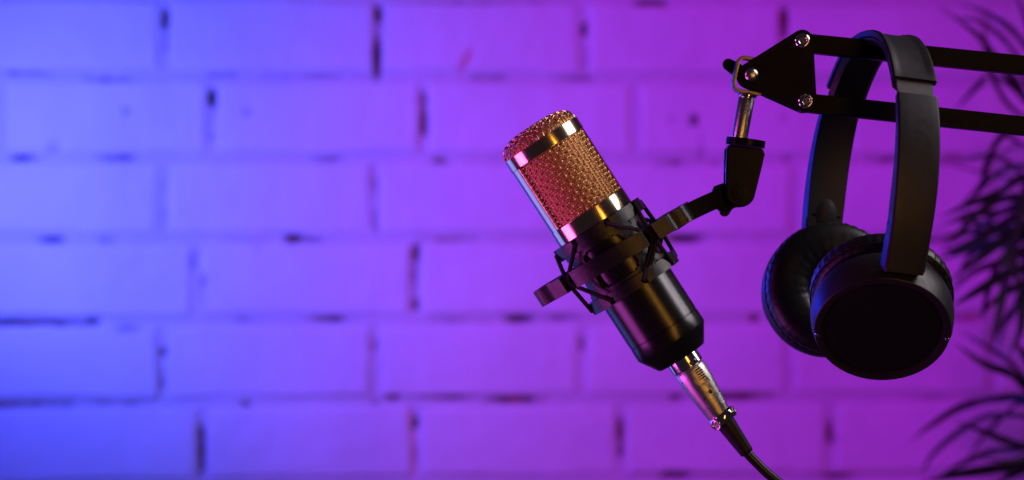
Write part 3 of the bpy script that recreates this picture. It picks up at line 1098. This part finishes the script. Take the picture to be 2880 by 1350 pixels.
def hull3(cs):
    """outline round three circles (x, y, r), clockwise in the picture"""
    out = []
    n = len(cs)
    for i in range(n):
        x0, y0, r0 = cs[i - 1]; x1, y1, r1 = cs[i]; x2, y2, r2 = cs[(i + 1) % n]
        def tang(xa, ya, ra, xb, yb, rb):
            dx, dy = xb - xa, yb - ya
            L = math.hypot(dx, dy)
            base = math.atan2(dy, dx)
            return base - math.acos((ra - rb) / L)
        a0 = tang(x0, y0, r0, x1, y1, r1)
        a1 = tang(x1, y1, r1, x2, y2, r2)
        while a1 < a0:
            a1 += 2 * math.pi
        for k in range(11):
            a = a0 + (a1 - a0) * k / 10
            out.append((x1 + r1 * math.cos(a), y1 + r1 * math.sin(a)))
    return out


TR_L, TR_T, TR_B = (2109.6, 212.6), (2252.6, 117), (2262, 286.5)
tri = hull3([(*TR_L, 36), (*TR_T, 31), (*TR_B, 31)])
for d0, d1 in ((28, 34), (-34, -28)):
    bm = bmesh.new(); prism(bm, tri, BF, d0, d1)
    obj('triangle_plate', bm, MAT['steel_black'], boom, bevel=1.3 * U, seg=2, angle=30)


def bar(c0, slope, name):
    x0, y0 = c0
    x1 = 3700
    y1 = y0 + (x1 - x0) * slope
    e = Vector((x1 - x0, y1 - y0)).normalized(); n_ = Vector((-e.y, e.x))
    h = 26.5
    poly = [(x0 + n_.x * h - e.x * 10, y0 + n_.y * h - e.y * 10), (x1 + n_.x * h, y1 + n_.y * h), (x1 - n_.x * h, y1 - n_.y * h), (x0 - n_.x * h - e.x * 10, y0 - n_.y * h - e.y * 10)]
    bm = bmesh.new(); prism(bm, poly, BF, -25, 25)
    return obj(name, bm, MAT['steel_black'], boom, bevel=3.5 * U, seg=3, angle=30)


bar((2252, 121), 0.1015, 'parallel_bar')
bar((2258, 289), 0.1065, 'parallel_bar')

# hexagon bolts at the plate corners
for (x, y) in (TR_T, TR_B):
    bm = bmesh.new(); lathe(bm, [(.01, 34), (20.6, 34), (20.6, 36), (19, 37.5), (.01, 37.5)], 36, lambda a, c_, d: BF(x + a, y + c_, d))
    wsh = obj('washer', bm, MAT['chrome'], boom, angle=40)
    bm = bmesh.new()
    prism(bm, [(x + 18.2 * math.cos(R(60 * k + 12)), y + 18.2 * math.sin(R(60 * k + 12))) for k in range(6)], BF, 36, 46)
    hx = obj('hex_bolt', bm, MAT['chrome'], boom, bevel=1.6 * U, seg=2, angle=30)
    bm = bmesh.new(); lathe(bm, [(14.5, 45), (14.5, 47.2), (13, 48), (10.5, 47), (9.8, 45.6), (.01, 45.4)], 32, lambda a, c_, d: BF(x + a, y + c_, d))
    obj('bolt_crown', bm, MAT['chrome'], hx, angle=50)
    bm = bmesh.new(); lathe(bm, [(.01, -34), (19, -34), (19, -46), (.01, -46)], 6, lambda a, c_, d: BF(x + a, y + c_, d))
    obj('lock_nut', bm, MAT['chrome'], boom, bevel=1.2 * U)
# domed bolt
bm = bmesh.new()
lathe(bm, [(.01, 47)] + [(20.5 * math.sin(R(a)), 34 + 13 * math.cos(R(a))) for a in range(8, 91, 8)] + [(20.5, 33)], 40, lambda a, c_, d: BF(TR_L[0] + a, TR_L[1] + c_, d))
obj('domed_bolt', bm, MAT['brushed'], boom, angle=50)

# chrome swivel bracket, seen from its open side
tv = Vector((2103.4 - 2124.5, 392 - 275.5)).normalized()
tr_ = Vector((tv.y, -tv.x))


def TF(q, p, d):
    """q across, p along the stud from the bracket centre"""
    return BF(2111 + tr_.x * q + tv.x * p, 214 + tr_.y * q + tv.y * p, d)


rr_o = arc(-24, -28, 24, 180, 270, 6) + arc(24, -28, 24, 270, 360, 6) + arc(22, 26, 26, 0, 90, 6) + arc(-24, 26, 26, 90, 180, 6)
rr_i = offset_poly(rr_o, 10.0)
bm = bmesh.new(); band_prism(bm, rr_o, rr_i, TF, -26, 26)
obj('swivel_bracket', bm, MAT['zinc'], boom, bevel=1.6 * U, seg=2, angle=50)
bm = bmesh.new()
lathe(bm, [(.01, 48), (26, 48), (27, 50), (27, 58), (25, 60), (19, 60.5), (19, 64), (.01, 64)], 40, lambda x, y, p: TF(x, p, y))
obj('stud_collar', bm, MAT['chrome'], boom, angle=35)
bm = bmesh.new()
lathe(bm, [(.01, 62), (22, 62), (23, 63.5), (23, 190), (.01, 190)], 40, lambda x, y, p: TF(x, p, y))
obj('stud', bm, MAT['brushed'], boom, angle=35)
# wing nut on the far side
bm = bmesh.new()
wing(bm, TR_L, (-54, -34), -58, 66, 22, 17, BF, 9)
wing(bm, TR_L, (54, 34), -58, 66, 22, 17, BF, 9)
obj('wing_nut', bm, MAT['smooth'], boom, bevel=4 * U, seg=3)
bm = bmesh.new(); lathe(bm, [(.01, -34), (15, -34), (15, -72), (.01, -72)], 24, lambda a, c_, d: BF(TR_L[0] + a, TR_L[1] + c_, d))
obj('wing_nut_hub', bm, MAT['smooth'], boom)

# ------------------------------------------------------------------ headphones hanging over the boom arm
mm = 0.001
hp_m = Matrix.Translation(PX(2490, 92)) @ Matrix.Rotation(R(6.5), 4, 'Y') @ Matrix.Rotation(R(10.5), 4, 'Z')
hp = thing('headphones', 'black padded headphones hung over the boom arm by the headband', 'headphones', hp_m)
hp_inv = hp_m.inverted()

# the arch: (w towards camera, h up), outer line in mm
arch_ctrl = [(0, 0), (14, -.8), (28, -4.2), (42, -12), (54, -23), (64, -36), (72.5, -52), (78, -70), (80.5, -90), (80, -110), (76.5, -134)]
half = smooth_path([Vector((w, h, 0)) for w, h in arch_ctrl], 8)
ARCH = [Vector((-p.x, p.y, 0)) for p in half[::-1][:-1]] + half
CUM = [0.0]
for a_, b_ in zip(ARCH[:-1], ARCH[1:]):
    CUM.append(CUM[-1] + (b_ - a_).length)
MID = CUM[len(half) - 1]


def arch_at(l):
    """point, tangent, outward normal at signed length l from the apex (positive = near side)"""
    x = min(max(MID + l, 0), CUM[-1] - 1e-6)
    i = max(k for k in range(len(CUM)) if CUM[k] <= x)
    i = min(i, len(ARCH) - 2)
    f = (x - CUM[i]) / (CUM[i + 1] - CUM[i])
    p = ARCH[i].lerp(ARCH[i + 1], f)
    ta = (ARCH[min(i + 1, len(ARCH) - 1)] - ARCH[max(i - 1, 0)]).normalized()
    tb = (ARCH[min(i + 2, len(ARCH) - 1)] - ARCH[i]).normalized()
    tg = ta.lerp(tb, f).normalized()
    return p, tg, Vector((-tg.y, tg.x, 0))


def arch_sweep(name, l0, l1, n, sect, mat, parent=None, bevel=0.0, angle=35):
    """sect(u) -> list of (b, n) in mm: across the band, outward"""
    bm = bmesh.new()
    prev = None
    for i in range(n + 1):
        u = i / n
        p, tg, nn = arch_at(l0 + (l1 - l0) * u)
        row = []
        for b_, o_ in sect(u):
            q = p + nn * o_
            row.append(bm.verts.new(Vector((b_, -q.x, q.y)) * mm))
        if prev:
            k = len(row)
            for j in range(k):
                bm.faces.new((prev[j], prev[(j + 1) % k], row[(j + 1) % k], row[j]))
        else:
            bm.faces.new(row)
        prev = row
    bm.faces.new(prev[::-1])
    return obj(name, bm, mat, parent or hp, bevel=bevel * mm, seg=2, angle=angle)


def top_sect(u):
    e = abs(u - .5) * 2
    w = 12.0 + .6 * e
    dip = 1.3 * (1 - max(0, (e - .80) / .2) ** 2) if e > .8 else 1.3
    return [(-w, -3.6), (-w, -.8), (-w + 1.0, 0), (-w + 2.2, 0), (-w + 4.0, -dip * .8), (-w + 6, -dip), (0, -dip * 1.05), (w - 6, -dip), (w - 4.0, -dip * .8), (w - 2.2, 0), (w - 1.0, 0), (w, -.8),
            (w, -3.6), (w - 1.5, -4.4), (-w + 1.5, -4.4)]


LT = 68.0
top = arch_sweep('headband_cover', -LT, LT, 60, top_sect, MAT['hp_soft'])
arch_sweep('headband_pad', -LT - 3, LT + 3, 56, lambda u: [(-11.4, -4.5), (11.4, -4.5), (11.6, -6), (9, -8.2), (0, -8.8), (-9, -8.2), (-11.6, -6)], MAT['leather'])
LEND = CUM[-1] - MID
for sg in (1, -1):
    arch_sweep('slider', sg * (LT - 6), sg * 86, 10, lambda u: [(-10.3, -2.0), (10.3, -2.0), (10.3, -4.0), (-10.3, -4.0)], MAT['slider'], bevel=.5)

    def arm_sect(u):
        w = 11.6 + .5 * math.sin(math.pi * u) - 0.9 * u * u
        th = 4.2 + 5.0 * min(1, u * 1.6)
        return [(-w, -.6), (-w + .8, .3), (-6, .65), (6, .65), (w - .8, .3), (w, -.6), (w - .4, -th), (-w + .4, -th)]
    arm = arch_sweep('ear_cup_arm', sg * 79, sg * (LEND - .2), 40, arm_sect, MAT['hp'], angle=30, bevel=.35)
    # seam of the removable tip
    arch_sweep('arm_tip', sg * (LEND - 27), sg * (LEND + 0), 10, lambda u: [(-10.9, -.2), (10.9, -.2), (11.5, -1.0), (11.4, -8.8), (-11.4, -8.8), (-11.5, -1.0)] if u < .99 else
               [(-10.3, -1), (10.3, -1), (10.8, -1.6), (10.7, -8.4), (-10.7, -8.4), (-10.8, -1.6)], MAT['hp_soft'], arm, bevel=.4)

# inner boss and two screw holes on the far arm's inner side
p, tg, nn = arch_at(-(LEND - 20))
inn = p - nn * 8.6


def on_inner(b_, l, lift):
    p, tg, nn = arch_at(-(LEND - l))
    q = p - nn * (8.8 + lift)
    return Vector((b_, -q.x, q.y)) * mm


ni = Vector((0, nn.x, -nn.y))
M = ni.to_track_quat('Z', 'Y').to_matrix().to_4x4(); M.translation = on_inner(.5, 33, 0)
bm = bmesh.new()
lathe(bm, [(.01, 1.7), (1.6, 1.6), (3.0, 1.3), (4.8, .7), (6.4, .2), (8, -.5)], 28, lambda x, y, z: Vector((x * 1.1, y * 1.6, z)) * mm)
bm.transform(M); obj('hinge_boss', bm, MAT['hp'], hp, angle=60)
for bx in (-7, 8):
    M2 = M.copy(); M2.translation = on_inner(bx, 30, -.3)
    bm = bmesh.new(); lathe(bm, [(.01, .7), (1.7, .7), (1.9, .3), (1.9, -1)], 20, lambda x, y, z: Vector((x, y, z)) * mm)
    bm.transform(M2); obj('screw_hole', bm, MAT['foam'], hp)


def cup(face_world, nrm_world, roll, near):
    """ear cup: axis z out of the outer face; origin at the outer face's centre"""
    z = Vector(nrm_world).normalized()
    x = Vector((1, 0, 0)); x = (x - z * x.dot(z)).normalized()
    y = z.cross(x)
    Mw = Matrix((x, y, z)).transposed().to_4x4()
    Mw = Mw @ Matrix.Rotation(R(roll), 4, 'Z')
    Mw.translation = face_world
    Ml = hp_inv @ Mw

    def lat2(pr, n=72, a0=0.0, a1=360.0, closed=False, f=None):
        bm = bmesh.new()
        lathe(bm, pr, n, f or (lambda a, b_, s: Vector((a, b_, s)) * mm), a0, a1, closed)
        bm.transform(Ml)
        return bm
    Rr = 37.0
    ear = obj('ear_cup', lat2([(30, -1.5), (32.7, -1.4), (32.9, -.2), (33.3, 0), (36.2, 0), (36.7, -.4), (37.6, -3.5), (38.6, -8), (39.0, -13), (38.4, -18), (36.6, -21.5), (35, -22.4), (20, -22.4)]), MAT['hp'], hp, angle=35)
    obj('face_plate', lat2([(.01, -1.0), (26, -1.0), (31.3, -1.25), (32.3, -1.7), (32.4, -4)]), MAT['face'], ear, angle=40)
    # raised half ring that carries the cup
    obj('yoke_arc', lat2([(33.1, -.5), (33.1, .75), (33.5, 1.0), (36.4, 1.0), (36.9, .6), (37.9, -3.0), (37.0, -3.4)], 60, -86, 104, True), MAT['hp'], ear, angle=35, wn=True)
    for a in (-89, 107):
        bm = bmesh.new()
        lathe(bm, [(.01, 1.0), (1.1, 1.0), (1.3, .7), (1.3, -1.5)], 14, lambda p_, q_, s: Vector((35.2 * math.sin(R(a)) + p_, 35.2 * math.cos(R(a)) + q_, s - .3)) * mm)
        bm.transform(Ml); obj('yoke_pin', bm, MAT['chrome'], ear)
    # gap ring and ear cushion (soft torus with puckers round its edge)
    obj('cushion_plate', lat2([(20, -22), (35.3, -22), (36.2, -23), (36.2, -24.6), (30, -25)]), MAT['smooth'], ear, angle=40)

    bm = bmesh.new()
    n1, n2 = 160, 26
    rings = []
    for i in range(n1):
        a = 2 * math.pi * i / n1
        ring = []
        for j in range(n2):
            q = 2 * math.pi * j / n2
            rr, hh = 12.9, 9.2
            cx, cz = 26.2, -32.0
            ex = math.copysign(abs(math.cos(q)) ** .82, math.cos(q)); ez = math.copysign(abs(math.sin(q)) ** .9, math.sin(q))
            r = cx + rr * ex; zz = cz - hh * ez
            # puckers towards the outer seam and the hole
            pk = math.sin(a * 44 + 1.6 * noise.noise(Vector((a * 5, 0, 0)))) * .30 * max(0, math.cos(q)) ** 2 * (1 if ez < .35 else .3)
            pi_ = math.sin(a * 26 + 2.0 * noise.noise(Vector((a * 4, 3, 0)))) * .12 * max(0, -math.cos(q + .5))
            wv_ = .35 * noise.noise(Vector((math.cos(a) * 3, math.sin(a) * 3, q * 1.2)))
            r += pk + wv_ + pi_ * .6
            zz += -pi_ + wv_ * .5
            ring.append(bm.verts.new(Vector((r * math.sin(a), r * math.cos(a), zz)) * mm))
        rings.append(ring)
    for i in range(n1):
        A, B = rings[i], rings[(i + 1) % n1]
        for j in range(n2):
            bm.faces.new((A[j], A[(j + 1) % n2], B[(j + 1) % n2], B[j]))
    bm.transform(Ml)
    cu = obj('ear_cushion', bm, MAT['leather'], ear, angle=80)
    # stitched seam
    bm = bmesh.new()
    tube(bm, [Vector((38.9 * math.sin(2 * math.pi * k / 200), 38.9 * math.cos(2 * math.pi * k / 200), -27.0 + .35 * math.sin(k * 2 * math.pi / 4))) * mm for k in range(200)], .55 * mm, 6, closed=True)
    bm.transform(Ml); obj('seam', bm, MAT['leather'], cu, angle=80)
    obj('speaker_cloth', lat2([(.01, -25.2), (10, -25.2), (20, -25.4)], 32), MAT['foam'], ear)


nrm_n = Vector((-.10, -.78, -.62))
cup(PX(2482, 928, -0.049), nrm_n, 11, True)
m_f = Vector((.04, -.98, .15)).normalized()
cup(PX(2346, 806, 0.052) - m_f * 0.038, -m_f, 170, False)
